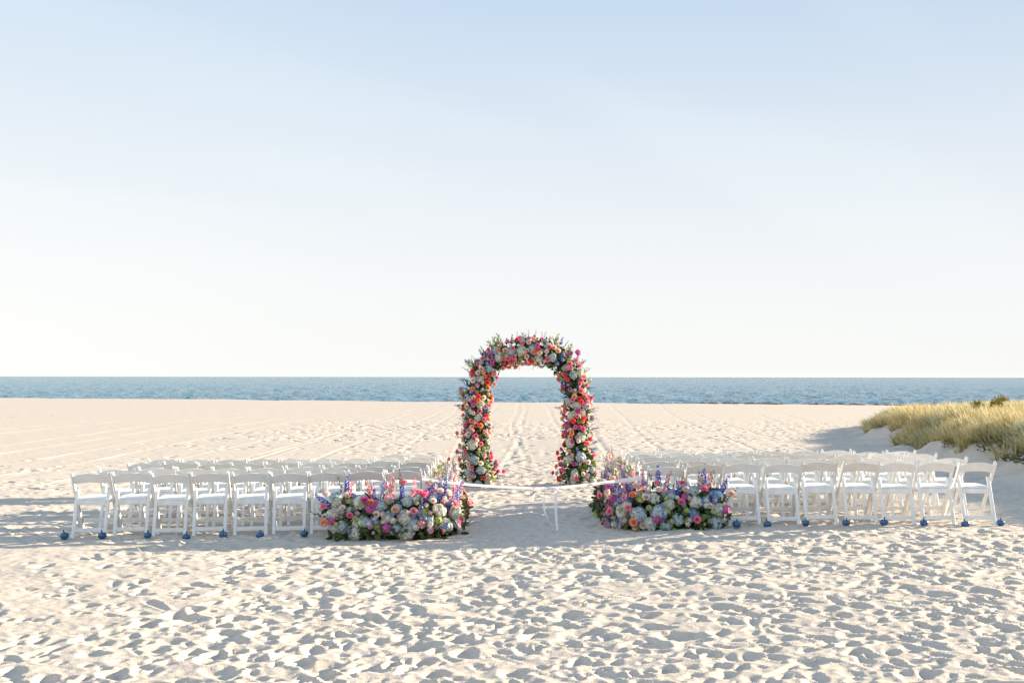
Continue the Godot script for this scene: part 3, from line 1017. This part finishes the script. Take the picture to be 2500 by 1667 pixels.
func bed(side: float, label: String, x0: float, x1: float, dz: float, xa0: float, xa1: float, dback: float, roses: String, balls: String, spikes: String, kx: float, ox: float, oy: float) -> void:
	# along the back row from x0 to x1 at distance dz, then up the aisle between xa0 and xa1 to distance dback
	var base := Vector3((x0 + x1) * 0.5, 0, -dz)
	var gy := ground(base.x, dz)
	base.y = gy
	var t := thing("flower_bed", label, "flower arrangement", base, 0.0, "flower arrangements framing the aisle")
	var R := 0.27
	# the spine of the bed, from the outer end to the corner and up the aisle
	var xa := (xa0 + xa1) * 0.5
	var spine := [Vector3(x0 + R * 0.6 * side, 0, -dz - 0.24), Vector3(xa - 0.22 * side, 0, -dz - 0.27), Vector3(xa, 0, -dz - 0.6), Vector3(xa, 0, -dback)]
	var c := Curve3D.new()
	for p in spine:
		c.add_point(p - base + Vector3(0, ground(p.x, -p.z), 0))
	var total := c.get_baked_length()
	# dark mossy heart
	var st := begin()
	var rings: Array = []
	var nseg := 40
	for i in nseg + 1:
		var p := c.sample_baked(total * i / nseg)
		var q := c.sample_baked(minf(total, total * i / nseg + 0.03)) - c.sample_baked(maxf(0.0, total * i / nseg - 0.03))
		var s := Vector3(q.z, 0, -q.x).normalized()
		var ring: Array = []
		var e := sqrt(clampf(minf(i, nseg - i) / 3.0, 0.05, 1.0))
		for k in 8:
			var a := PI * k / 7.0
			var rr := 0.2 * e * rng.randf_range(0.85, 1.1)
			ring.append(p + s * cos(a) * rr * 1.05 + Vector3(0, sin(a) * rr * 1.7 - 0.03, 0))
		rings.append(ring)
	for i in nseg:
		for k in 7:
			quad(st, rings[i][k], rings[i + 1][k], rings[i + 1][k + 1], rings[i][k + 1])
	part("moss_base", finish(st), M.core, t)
	var lv: Array = []
	for i in 3000:
		var s := rng.randf() * total
		var p := c.sample_baked(s)
		var q := c.sample_baked(minf(total, s + 0.03)) - c.sample_baked(maxf(0.0, s - 0.03))
		var sd := Vector3(q.z, 0, -q.x).normalized()
		var a := rng.randf() * PI
		var rr := rng.randf_range(0.7, 1.0)
		var n := (sd * cos(a) + Vector3(0, sin(a), 0)).normalized()
		var at := p + sd * cos(a) * R * rr * 1.08 + Vector3(0, maxf(0.015, sin(a) * 0.45 * rr), 0) + q.normalized() * rng.randf_range(-0.1, 0.1)
		var bs := basis_to((n * 0.8 + Vector3(rng.randf_range(-1, 1), rng.randf_range(-1, 1), rng.randf_range(-1, 1))).normalized(), rng.randf() * TAU)
		lv.append(Transform3D(bs.scaled(Vector3.ONE * rng.randf_range(0.7, 1.5)), at))
	leaves(t, "foliage", lv, M.leaf)
	# flowers on the face that looks down the beach: how far they stand out follows the bulge of the bed
	var face := func(px: float, py: float) -> Array:
		var x := px / kx + ox
		var y := oy - py / kx - gy
		var up := clampf(y / 0.52, 0.0, 1.0)
		var z := -dz - 0.26 + R * sqrt(maxf(0.0, 1.0 - up * up)) * 1.02
		var n := Vector3(0, 0.25 + up * 0.8, 0.35 + (1.0 - up)).normalized()
		# round the corner into the aisle
		var past := side * (x - (xa1 - 0.3 * side))
		if past > 0.0:
			n = (n + Vector3(side * past * 4.0, 0, 0)).normalized()
			z -= past * past * 2.6
		return [Vector3(x, y, z) - Vector3(base.x, 0, base.z), n]
	var w := balls.split(" ")
	for i in range(0, w.size(), 4):
		var sp: Array = face.call(w[i].to_float(), w[i + 1].to_float())
		var r := w[i + 3].to_float() / kx
		var small := w[i + 2] == "g"
		flower(t, "green_bloom" if small else "hydrangea", "small_ball" if small else "ball", ball_color(w[i + 2]), sp[0] - sp[1] * 0.03, sp[1], r / (0.048 if small else 0.074))
	w = roses.split(" ")
	for i in range(0, w.size(), 3):
		var sp: Array = face.call(w[i].to_float(), w[i + 1].to_float())
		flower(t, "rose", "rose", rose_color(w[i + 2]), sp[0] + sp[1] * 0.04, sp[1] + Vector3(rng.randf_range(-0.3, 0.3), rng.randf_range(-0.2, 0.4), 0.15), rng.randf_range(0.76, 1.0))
	for i in 46:
		var sp: Array = face.call((lerpf(x0 + 0.15 * side, xa1 - 0.1 * side, rng.randf()) - ox) * kx, (oy - gy - rng.randf_range(0.05, 0.52)) * kx)
		flower(t, "filler_blossom", "cluster", [M.white, M.lilac, M.blush, M.lavender, M.pale_green][rng.randi() % 5], sp[0] + sp[1] * 0.03, sp[1], rng.randf_range(0.45, 0.75))
	w = spikes.split(" ")
	for i in range(0, w.size(), 4):
		var sp: Array = face.call(w[i].to_float(), w[i + 1].to_float())
		var a := deg_to_rad(w[i + 2].to_float())
		var dir := Vector3(sin(a), cos(a), rng.randf_range(-0.1, 0.15)).normalized()
		match w[i + 3]:
			"d": flower(t, "delphinium", "delphinium", M.violet_blue, sp[0] - dir * 0.2, dir, rng.randf_range(0.85, 1.05))
			"l": flower(t, "delphinium", "delphinium", M.lavender, sp[0] - dir * 0.2, dir, rng.randf_range(0.75, 0.95))
			"g": flower(t, "gladiolus", "gladiolus", M.pink, sp[0] - dir * 0.22, dir, rng.randf_range(0.8, 0.95))
			"b": flower(t, "bud_spike", "bud_spike", M.brown_stem, sp[0] - dir * 0.25, dir, rng.randf_range(0.9, 1.1))
			"s": flower(t, "leafy_sprig", "sprig", M.leaf, sp[0] - dir * 0.2, dir, rng.randf_range(1.0, 1.3))
			"m": flower(t, "orchid_spray", "cluster", M.magenta, sp[0] + sp[1] * 0.02, sp[1], rng.randf_range(0.9, 1.2))
			"c": flower(t, "blossom_cluster", "cluster", M.pink, sp[0] + sp[1] * 0.02, sp[1], rng.randf_range(0.9, 1.2))
	# up the aisle, and the back of the bed, looser and taller with distance
	var n_up := 210
	for i in 44:
		var p: Vector3 = (spine[1] as Vector3).lerp(spine[2], rng.randf()) - base
		var up := rng.randf_range(0.06, 0.95)
		var a := rng.randf_range(0.0, PI * 0.5)
		var k := sqrt(1.0 - up * up * 0.8)
		var n := Vector3(side * cos(a) * k, up * 0.7, sin(a) * k).normalized()
		var at := p + Vector3(side * cos(a) * k, 0, sin(a) * k) * R * 1.08 + Vector3(0, up * 0.46 + 0.04, 0)
		var pick := rng.randf()
		if pick < 0.42:
			flower(t, "rose", "rose", rose_color("kqbpbmqb"[rng.randi() % 8]), at, n, rng.randf_range(0.8, 1.05))
		elif pick < 0.6:
			flower(t, "hydrangea", "ball", M.white if rng.randf() < 0.6 else M.pale_blue, at - n * 0.05, n, rng.randf_range(0.8, 1.05))
		elif pick < 0.8:
			flower(t, "filler_blossom", "cluster", [M.lilac, M.magenta, M.lavender, M.white][rng.randi() % 4], at, n, rng.randf_range(0.6, 0.9))
		else:
			flower(t, "delphinium", "short_spike", M.violet_blue if rng.randf() < 0.5 else M.lavender, at - n * 0.08, (n + Vector3(0, 0.9, 0)).normalized(), rng.randf_range(0.7, 0.95))
	var cols := ["k", "q", "p", "b", "b", "p", "q", "m", "b"]
	for i in n_up:
		var u := (i + rng.randf()) / n_up
		var z := lerpf(-dz - 0.45, -dback, u)
		var a := rng.randf_range(-0.12, PI * 0.82)
		var hgt := lerpf(0.5, 0.6, u)
		var rw := absf(xa1 - xa0) * 0.5
		var x := xa + side * cos(a) * rw
		var y := maxf(0.05, sin(a) * hgt) + ground(x, -z) - gy
		var n := Vector3(side * cos(a), sin(a) * 0.8 + 0.1, 0.35).normalized()
		var at := Vector3(x, y, z) - Vector3(base.x, 0, base.z)
		var pick := rng.randf()
		var lean := Vector3(side * rng.randf_range(-0.1, 0.3), 1.0, rng.randf_range(-0.15, 0.25)).normalized()
		if a > 0.75:
			if pick < 0.42:
				flower(t, "delphinium", "delphinium", [M.lavender, M.pale_blue, M.lilac, M.lavender, M.violet_blue][rng.randi() % 5], at - lean * 0.15, lean, rng.randf_range(0.7, 1.0))
			elif pick < 0.5:
				flower(t, "gladiolus", "gladiolus", M.pink if rng.randf() < 0.4 else M.blush, at - lean * 0.15, lean, rng.randf_range(0.8, 1.1))
			elif pick < 0.60:
				flower(t, "bud_spike", "bud_spike", M.brown_stem, at - lean * 0.05, lean, rng.randf_range(0.9, 1.2))
			elif pick < 0.65:
				flower(t, "grass_spray", "grass_spray", M.pale_green, at - lean * 0.05, lean, rng.randf_range(0.9, 1.2))
			else:
				flower(t, "rose", "rose", rose_color(cols[rng.randi() % cols.size()]), at, n, rng.randf_range(0.9, 1.15))
		elif pick < 0.5:
			flower(t, "rose", "rose", rose_color(cols[rng.randi() % cols.size()]), at, n, rng.randf_range(0.9, 1.2))
		elif pick < 0.7:
			flower(t, "hydrangea", "ball", M.white if rng.randf() < 0.6 else M.pale_blue, at - n * 0.04, n, rng.randf_range(0.85, 1.1))
		elif pick < 0.8:
			flower(t, "orchid_spray", "cluster", M.magenta, at, n, rng.randf_range(0.9, 1.2))
		elif pick < 0.9:
			flower(t, "green_bloom", "small_ball", M.green, at, n, rng.randf_range(0.9, 1.2))
		else:
			flower(t, "rose", "rose", M.pink, at, n, rng.randf_range(1.0, 1.3))

# ------------------------------------------------------------------ ribbon and cones
func strip(pts: Array, w: float, across: Callable) -> ArrayMesh:
	var st := begin()
	for i in pts.size() - 1:
		var a: Vector3 = across.call(float(i) / (pts.size() - 1)) * w * 0.5
		var b: Vector3 = across.call(float(i + 1) / (pts.size() - 1)) * w * 0.5
		quad(st, pts[i] - a, pts[i] + a, pts[i + 1] + b, pts[i + 1] - b)
	return finish(st)

func bezier(a: Vector3, b: Vector3, c: Vector3, d: Vector3, n: int) -> Array:
	var o: Array = []
	for i in n + 1:
		o.append(a.bezier_interpolate(b, c, d, float(i) / n))
	return o

func make_ribbon() -> void:
	var k := Vector3(0.463, 0.565, -12.5)
	var t := thing("ribbon", "thin white satin ribbon tied across the aisle with a trailing bow", "ribbon", k)
	var l := Vector3(-1.12, 0.69, -12.48) - k
	var r := Vector3(1.60, 0.735, -12.3) - k
	var upright := func(_u: float) -> Vector3: return Vector3(0, 0.97, 0.24)
	var turned := func(u: float) -> Vector3: return Vector3(0.25 * sin(u * 5.0), 0.97, 0.2)
	part("band", strip(bezier(l, l * 0.66 + Vector3(0, -0.05, 0), l * 0.3 + Vector3(0, -0.02, 0), Vector3.ZERO, 18), 0.036, upright), M.ribbon, t)
	part("band", strip(bezier(Vector3(0, 0.004, 0.002), r * 0.3 + Vector3(0, -0.015, 0.0), r * 0.66 + Vector3(0, -0.02, 0), r, 18), 0.036, turned), M.ribbon, t)
	var low := l * 0.02
	part("band", strip(bezier(r * 0.55 + Vector3(0, -0.012, 0.03), r * 0.7 + Vector3(0, -0.03, 0.03), r * 0.9 + Vector3(0, -0.035, 0.02), r + Vector3(0, -0.03, 0.01), 8), 0.016, upright), M.ribbon, t)
	var wide := func(u: float) -> Vector3: return Vector3(0.55, 0.5, 0.65 - 0.2 * u).normalized()
	part("bow_loop", strip(bezier(Vector3.ZERO, Vector3(-0.26, 0.02, 0.05), Vector3(-0.22, -0.25, 0.03), Vector3(-0.1, -0.1, 0.01), 14) + bezier(Vector3(-0.1, -0.1, 0.01), Vector3(-0.06, -0.06, 0.0), Vector3(-0.02, 0.0, 0), Vector3.ZERO, 6), 0.036, wide), M.ribbon, t)
	part("bow_loop", strip(bezier(Vector3.ZERO, Vector3(0.04, 0.035, 0.04), Vector3(0.095, 0.02, 0.04), Vector3(0.085, -0.07, 0.03), 12), 0.036, wide), M.ribbon, t)
	var gy := on_sand(0.52, -12.45) - k.y
	var flat := func(u: float) -> Vector3: return Vector3(0.95, 0.0, 0.3 * sin(u * 2.0)).normalized()
	part("tail", strip(bezier(Vector3(0.085, -0.07, 0.03), Vector3(0.082, -0.25, 0.05), Vector3(0.09, -0.4, 0.06), Vector3(0.105, gy + 0.006, 0.06), 14) + [Vector3(0.125, gy + 0.008, 0.075), Vector3(0.15, gy + 0.012, 0.08)], 0.03, flat), M.ribbon, t)
	var twist := func(u: float) -> Vector3: return Vector3(cos(1.2 + u * 4.0), 0.1, sin(1.2 + u * 4.0)).normalized()
	part("tail", strip(bezier(Vector3.ZERO, Vector3(-0.1, -0.12, 0.03), Vector3(-0.08, -0.3, 0.04), Vector3(0.03, -0.43, 0.05), 16) + [Vector3(0.042, -0.46, 0.05), Vector3(0.025, -0.505, 0.05)], 0.026, twist), M.ribbon, t)

func make_cones() -> void:
	var st := begin(false)
	for i in 14:
		var a := TAU * i / 14.0
		var b := TAU * (i + 1) / 14.0
		var k := 0.01 * (1.0 if i < 7 else -1.0)
		quad(st, Vector3(cos(a) * 0.003, 0, sin(a) * 0.003), Vector3(cos(b) * 0.003, 0, sin(b) * 0.003), Vector3(cos(b) * 0.048, 0.2 + k * sin(b), sin(b) * 0.048), Vector3(cos(a) * 0.048, 0.2 + k * sin(a), sin(a) * 0.048))
	var cone := finish(st)
	st = begin(false)
	for i in 34:
		floret(st, Vector3(rng.randf_range(-0.035, 0.035), 0.195 + rng.randf_range(-0.02, 0.03), rng.randf_range(-0.035, 0.035)), Vector3(rng.randf_range(-1, 1), 1, rng.randf_range(-1, 1)).normalized(), 0.02, 3, Color.WHITE * rng.randf_range(0.8, 1.0))
	var petals := finish(st)
	var n := 0
	# [block, x, height, distance, petals, words]
	for c in [[0, -1.10, 0.80, 12.57, "pink", "aisle chair of back row, open beach block"], [0, -1.12, 0.78, 13.47, "blush", "aisle chair of second row, open beach block"], [0, -1.14, 0.75, 14.47, "pink", "aisle chair of third row, open beach block"], [0, -1.13, 0.74, 15.27, "blush", "aisle chair of fourth row, open beach block"], [0, -1.17, 0.72, 16.27, "pink", "aisle chair of front row, open beach block"],
			[0, -1.62, 0.79, 12.50, "magenta", "second chair of back row"],
			[1, 1.70, 0.86, 13.33, "red", "aisle chair of second row, dune block"], [1, 1.73, 0.85, 14.37, "peach", "aisle chair of third row, dune block"], [1, 1.725, 0.84, 15.07, "orange", "aisle chair of fourth row, dune block"], [1, 1.755, 0.82, 15.87, "blush", "aisle chair of front row, dune block"]]:
		var s: float = 1.0 if c[0] == 0 else -1.0
		var top := Vector3(c[1], c[2] - 0.02, -c[3] + 0.01)
		var t := thing("paper_cone", "white paper cone of %s petals on %s" % [c[4], c[5]], "paper cone", top, 0.0, "white paper petal cones hung on the chairs")
		var axis := Vector3(s * 0.5, 0.86, 0.2).normalized()
		var mouth := Vector3(s * 0.055, -0.17, 0.05)
		var tip := mouth - axis * 0.2
		var bs := basis_to(axis)
		part("cone", cone, M.paper, t, Transform3D(bs, tip))
		part("petals", petals, M[c[4]], t, Transform3D(bs, tip))
		var across := func(_u: float) -> Vector3: return Vector3(0.4, 0.1, 0.9).normalized()
		for e in [-1.0, 1.0]:
			part("handle", strip(bezier(Vector3(0, 0, 0.012 * e), Vector3(s * 0.01, -0.06, 0.02 * e), mouth + Vector3(s * 0.03 * e, 0.07, 0.0), mouth + bs * Vector3(0.046 * e, 0.0, 0), 8), 0.016, across), M.ribbon, t)
		n += 1

# ------------------------------------------------------------------ dune plants
func tuft_mesh(blades: int, hgt: float, spread: float, lean: float) -> ArrayMesh:
	var st := begin(false)
	for i in blades:
		var a := rng.randf() * TAU
		var base := Vector3(cos(a), 0, sin(a)) * rng.randf() * spread * 0.4
		var dir := Vector3(cos(a) * rng.randf_range(0.1, 0.5) - lean * rng.randf_range(0.4, 1.3), 1.0, sin(a) * rng.randf_range(0.1, 0.5)).normalized()
		var length := hgt * rng.randf_range(0.6, 1.15)
		var side := dir.cross(Vector3(rng.randf_range(-1, 1), 0, rng.randf_range(-1, 1))).normalized()
		var droop := Vector3(-lean * 0.5 + cos(a) * 0.2, -0.35, sin(a) * 0.2) * length * rng.randf_range(0.4, 1.0)
		var straw := rng.randf()
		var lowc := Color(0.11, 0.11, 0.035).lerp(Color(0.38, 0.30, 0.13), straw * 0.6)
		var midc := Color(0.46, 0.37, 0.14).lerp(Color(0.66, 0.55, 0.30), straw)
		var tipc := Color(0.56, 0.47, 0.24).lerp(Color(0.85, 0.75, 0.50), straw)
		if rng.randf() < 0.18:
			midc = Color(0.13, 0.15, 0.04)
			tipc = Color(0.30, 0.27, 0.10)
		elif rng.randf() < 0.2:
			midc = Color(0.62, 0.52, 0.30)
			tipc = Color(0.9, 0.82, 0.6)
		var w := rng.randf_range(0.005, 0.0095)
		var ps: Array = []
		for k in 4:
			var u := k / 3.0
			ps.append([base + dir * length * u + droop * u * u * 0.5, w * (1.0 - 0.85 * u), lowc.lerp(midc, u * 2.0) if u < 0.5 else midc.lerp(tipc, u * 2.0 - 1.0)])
		for k in 3:
			var p: Array = ps[k]
			var q: Array = ps[k + 1]
			for v in [[p[0] - side * p[1], p[2]], [q[0] - side * q[1], q[2]], [q[0] + side * q[1], q[2]], [p[0] - side * p[1], p[2]], [q[0] + side * q[1], q[2]], [p[0] + side * p[1], p[2]]]:
				st.set_color(v[1])
				st.add_vertex(v[0])
	return finish(st)

func bush_mesh(n: int, r: float, hgt: float, leaf: float) -> ArrayMesh:
	var st := begin(false)
	for i in n:
		var a := rng.randf() * TAU
		var q := sqrt(rng.randf())
		var y := hgt * rng.randf() * (1.0 - 0.6 * q * q)
		var p := Vector3(cos(a) * q * r, y, sin(a) * q * r)
		var o := Vector3(cos(a) + rng.randf_range(-0.6, 0.6), rng.randf_range(0.0, 1.2), sin(a) + rng.randf_range(-0.6, 0.6)).normalized()
		var s := o.cross(Vector3(rng.randf_range(-1, 1), 1, rng.randf_range(-1, 1))).normalized()
		var l := leaf * rng.randf_range(0.7, 1.3)
		quad(st, p, p + o * l * 0.5 + s * l * 0.28, p + o * l, p + o * l * 0.5 - s * l * 0.28, Color.WHITE * rng.randf_range(0.6, 1.3))
	return finish(st)

func make_dune() -> void:
	var kinds: Array = []
	for i in 4:
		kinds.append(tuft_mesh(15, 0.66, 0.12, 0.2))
	var groups: Array = [[], [], [], []]
	var step := 0
	while step < 60000:
		step += 1
		var d := rng.randf_range(13.0, 54.0)
		var x := rng.randf_range(9.0, half_width(d) - 0.2)
		var s := x - toe(d)
		if x > half_width(d) or s < 0.35:
			continue
		var n := noise_b.get_noise_2d(x * 0.9 + 30.0, d * 0.9)
		var dense := smoothstep(lerpf(0.75, 0.1, smoothstep(27.0, 36.0, d)), lerpf(1.7, 0.9, smoothstep(27.0, 36.0, d)), s + n * 1.3)
		if rng.randf() > dense * (0.8 if d < 40.0 else 1.0):
			continue
		var k := rng.randf_range(0.7, 1.1) * lerpf(0.75, 1.0, smoothstep(0.6, 2.0, s)) * (1.0 + 0.18 * noise_c.get_noise_2d(x * 0.25, d * 0.25))
		var y := on_sand(x, -d) - 0.02
		groups[rng.randi() % 4].append(Transform3D(Basis(Vector3.UP, rng.randf_range(-0.6, 0.6)).scaled(Vector3(1.1, k, 1.1)), Vector3(x, y, -d)))
	var holder := Node3D.new()
	holder.name = "dune_grass"
	add_child(holder)
	tag(holder, "golden marram grass leaning over the sand dune", "grass", "", "stuff")
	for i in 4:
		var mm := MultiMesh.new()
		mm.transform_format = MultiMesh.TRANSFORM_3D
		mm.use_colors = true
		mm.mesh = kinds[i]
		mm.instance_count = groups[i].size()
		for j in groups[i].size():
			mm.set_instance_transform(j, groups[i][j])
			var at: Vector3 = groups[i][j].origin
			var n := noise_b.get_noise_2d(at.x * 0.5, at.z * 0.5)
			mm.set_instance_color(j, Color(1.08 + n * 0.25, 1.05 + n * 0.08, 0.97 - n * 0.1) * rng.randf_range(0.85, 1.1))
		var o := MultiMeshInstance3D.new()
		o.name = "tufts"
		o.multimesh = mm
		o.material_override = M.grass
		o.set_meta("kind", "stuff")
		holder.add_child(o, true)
	# low plants on the bank: x, distance, size, words
	var low := [bush_mesh(150, 0.2, 0.16, 0.05), bush_mesh(260, 0.26, 0.24, 0.055)]
	for p in [[12.05, 31.0, 1.0, "small green beach plant alone highest on the bare dune bank", 0], [11.55, 28.2, 1.2, "green beach plant with spreading arms below the grass edge", 0], [11.3, 25.6, 1.0, "low dark plant at the middle of the bank", 0], [11.0, 24.6, 1.3, "wide green plant lying on the bank above the chairs", 1], [10.9, 22.6, 1.2, "dark leafy plant beside the short row of tufts", 1], [10.55, 21.6, 1.5, "dark green mat plant low on the bank", 1], [10.75, 20.9, 1.4, "bushy dark plant under the leaning grass", 1], [10.2, 20.2, 1.2, "small dark plant at the foot of the bank", 0], [10.4, 19.2, 1.6, "broad dark plant near the frame edge of the dune", 1], [9.9, 18.6, 1.4, "russet green plant lowest on the dune bank", 1], [14.2, 35.2, 1.1, "tiny green plant at the far tip of the bank", 0], [13.3, 33.0, 1.0, "sparse plant rooted under the far grass edge", 0], [11.6, 23.4, 1.4, "tall dark thicket in front of the grass", 1], [11.2, 21.4, 1.5, "largest dark thicket under the golden grass", 1]]:
		var o := thing("beach_plant", p[3], "plant", Vector3(p[0], on_sand(p[0], -p[1]) - 0.03, -p[1]), rng.randf() * TAU, "low plants on the dune bank")
		o.scale = Vector3(1.3, 0.85, 1.0) * p[2]
		part("leaves", low[p[4]], M.plant, o).set_meta("kind", "stuff")
	# two shrubs that look over the grass
	for p in [[15.9, 32.5, 0.8, "larger yellow green shrub rising above the dune grass"], [15.2, 32.6, 0.62, "smaller shrub half sunk in the dune grass"]]:
		var t := thing("shrub", p[3], "shrub", Vector3(p[0], on_sand(p[0], -p[1]) + 0.1, -p[1]), rng.randf() * TAU, "shrubs above the dune grass")
		t.scale = Vector3.ONE * p[2]
		part("stem", stem_mesh(0.75, 0.02), M.brown_stem, t)
		for k in 5:
			var a := TAU * k / 5.0 + rng.randf()
			part("branch", bush_mesh(70, 0.16, 0.22, 0.1), M.shrub, t, Transform3D(Basis.IDENTITY, Vector3(cos(a) * 0.2, 0.5 + 0.12 * (k % 3), sin(a) * 0.2)))
		part("branch", bush_mesh(80, 0.15, 0.28, 0.1), M.shrub, t, Transform3D(Basis.IDENTITY, Vector3(0, 0.74, 0)))

func make_litter() -> void:
	var st := begin(false)
	for i in 150:
		var d := 6.2 + 8.0 * rng.randf()
		var x := rng.randf_range(-0.5, 0.56) * d
		if rng.randf() < 0.5:
			x = absf(x)
		var p := Vector3(x, on_sand(x, -d) + 0.006, -d)
		var a := rng.randf() * TAU
		var l := rng.randf_range(0.008, 0.02)
		var o := Vector3(cos(a), rng.randf_range(-0.2, 0.4), sin(a)) * l
		var s := Vector3(-sin(a), rng.randf_range(-0.3, 0.3), cos(a)) * l * 0.5
		var c := Color(0.45, 0.2, 0.06) if rng.randf() < 0.45 else Color(0.09, 0.06, 0.04)
		quad(st, p - o, p + s, p + o, p - s, c)
	var m := plain(Color.WHITE, 0.8)
	tag(part("leaf_litter", finish(st), m, self), "scattered dry leaf bits and dark crumbs on the sand", "litter", "", "stuff")
	st = begin(false)
	for i in 150:
		var x := rng.randf_range(16.0, 40.0)
		var d := crest(x) - 4.0 + rng.randf_range(-1.2, 1.2)
		var p := Vector3(x, on_sand(x, -d), -d)
		var l := rng.randf_range(0.15, 0.5)
		quad(st, p + Vector3(-l, 0.01, 0.1), p + Vector3(0, 0.14 * rng.randf(), -0.1), p + Vector3(l, 0.01, 0), p + Vector3(0, 0.01, 0.2), Color(0.08, 0.06, 0.03))
	tag(part("seaweed", finish(st), m, self), "thin dark line of washed up seaweed along the water edge", "seaweed", "", "stuff")

func _ready() -> void:
	rng.seed = 20240
	noise_a.seed = 4
	noise_a.frequency = 0.9
	noise_a.fractal_octaves = 2
	noise_b.seed = 21
	noise_b.frequency = 0.6
	noise_b.fractal_octaves = 2
	noise_c.seed = 33
	noise_c.frequency = 4.5
	noise_c.fractal_octaves = 3

	var cam := Camera3D.new()
	cam.name = "camera"
	cam.fov = 37.83
	cam.near = 0.1
	cam.far = 40000.0
	cam.position = Vector3(0, 1.96, 0)
	cam.rotation_degrees = Vector3(2.04, 0, 0.073)
	cam.rotation_order = EULER_ORDER_YXZ
	add_child(cam)
	cam.current = true

	var env := Environment.new()
	env.background_mode = Environment.BG_SKY
	env.sky = make_sky()
	env.tonemap_mode = Environment.TONE_MAPPER_LINEAR
	env.tonemap_exposure = EXPOSURE
	env.sdfgi_enabled = true
	env.ssao_enabled = true
	env.ssil_enabled = true
	var we := WorldEnvironment.new()
	we.name = "world_environment"
	we.environment = env
	add_child(we)

	var sun := DirectionalLight3D.new()
	sun.name = "sun"
	sun.light_energy = 1.6
	sun.light_color = Color(1.0, 0.925, 0.80)
	sun.light_angular_distance = 0.5
	sun.shadow_enabled = true
	sun.rotation_degrees = Vector3(-SUN_EL, -SUN_AZ + 180.0, 0)
	add_child(sun)

	make_materials()
	make_sand()
	make_sea()
	make_flower_meshes()
	make_chairs()
	make_arch()
	bed(1.0, "flower arrangement curving from the back row into the aisle, open beach side", -2.30, -0.74, 11.85, -1.14, -0.68, 14.6, LEFT_ROSES, LEFT_BALLS, LEFT_SPIKES, 1199.5, -2.402, 0.966)
	bed(-1.0, "flower arrangement curving from the back row into the aisle, dune side", 2.74, 1.32, 12.2, 1.70, 1.24, 14.7, RIGHT_ROSES, RIGHT_BALLS, RIGHT_SPIKES, 933.3, 0.907, 1.158)
	make_ribbon()
	make_cones()
	make_pumpkins()
	make_dune()
	make_litter()
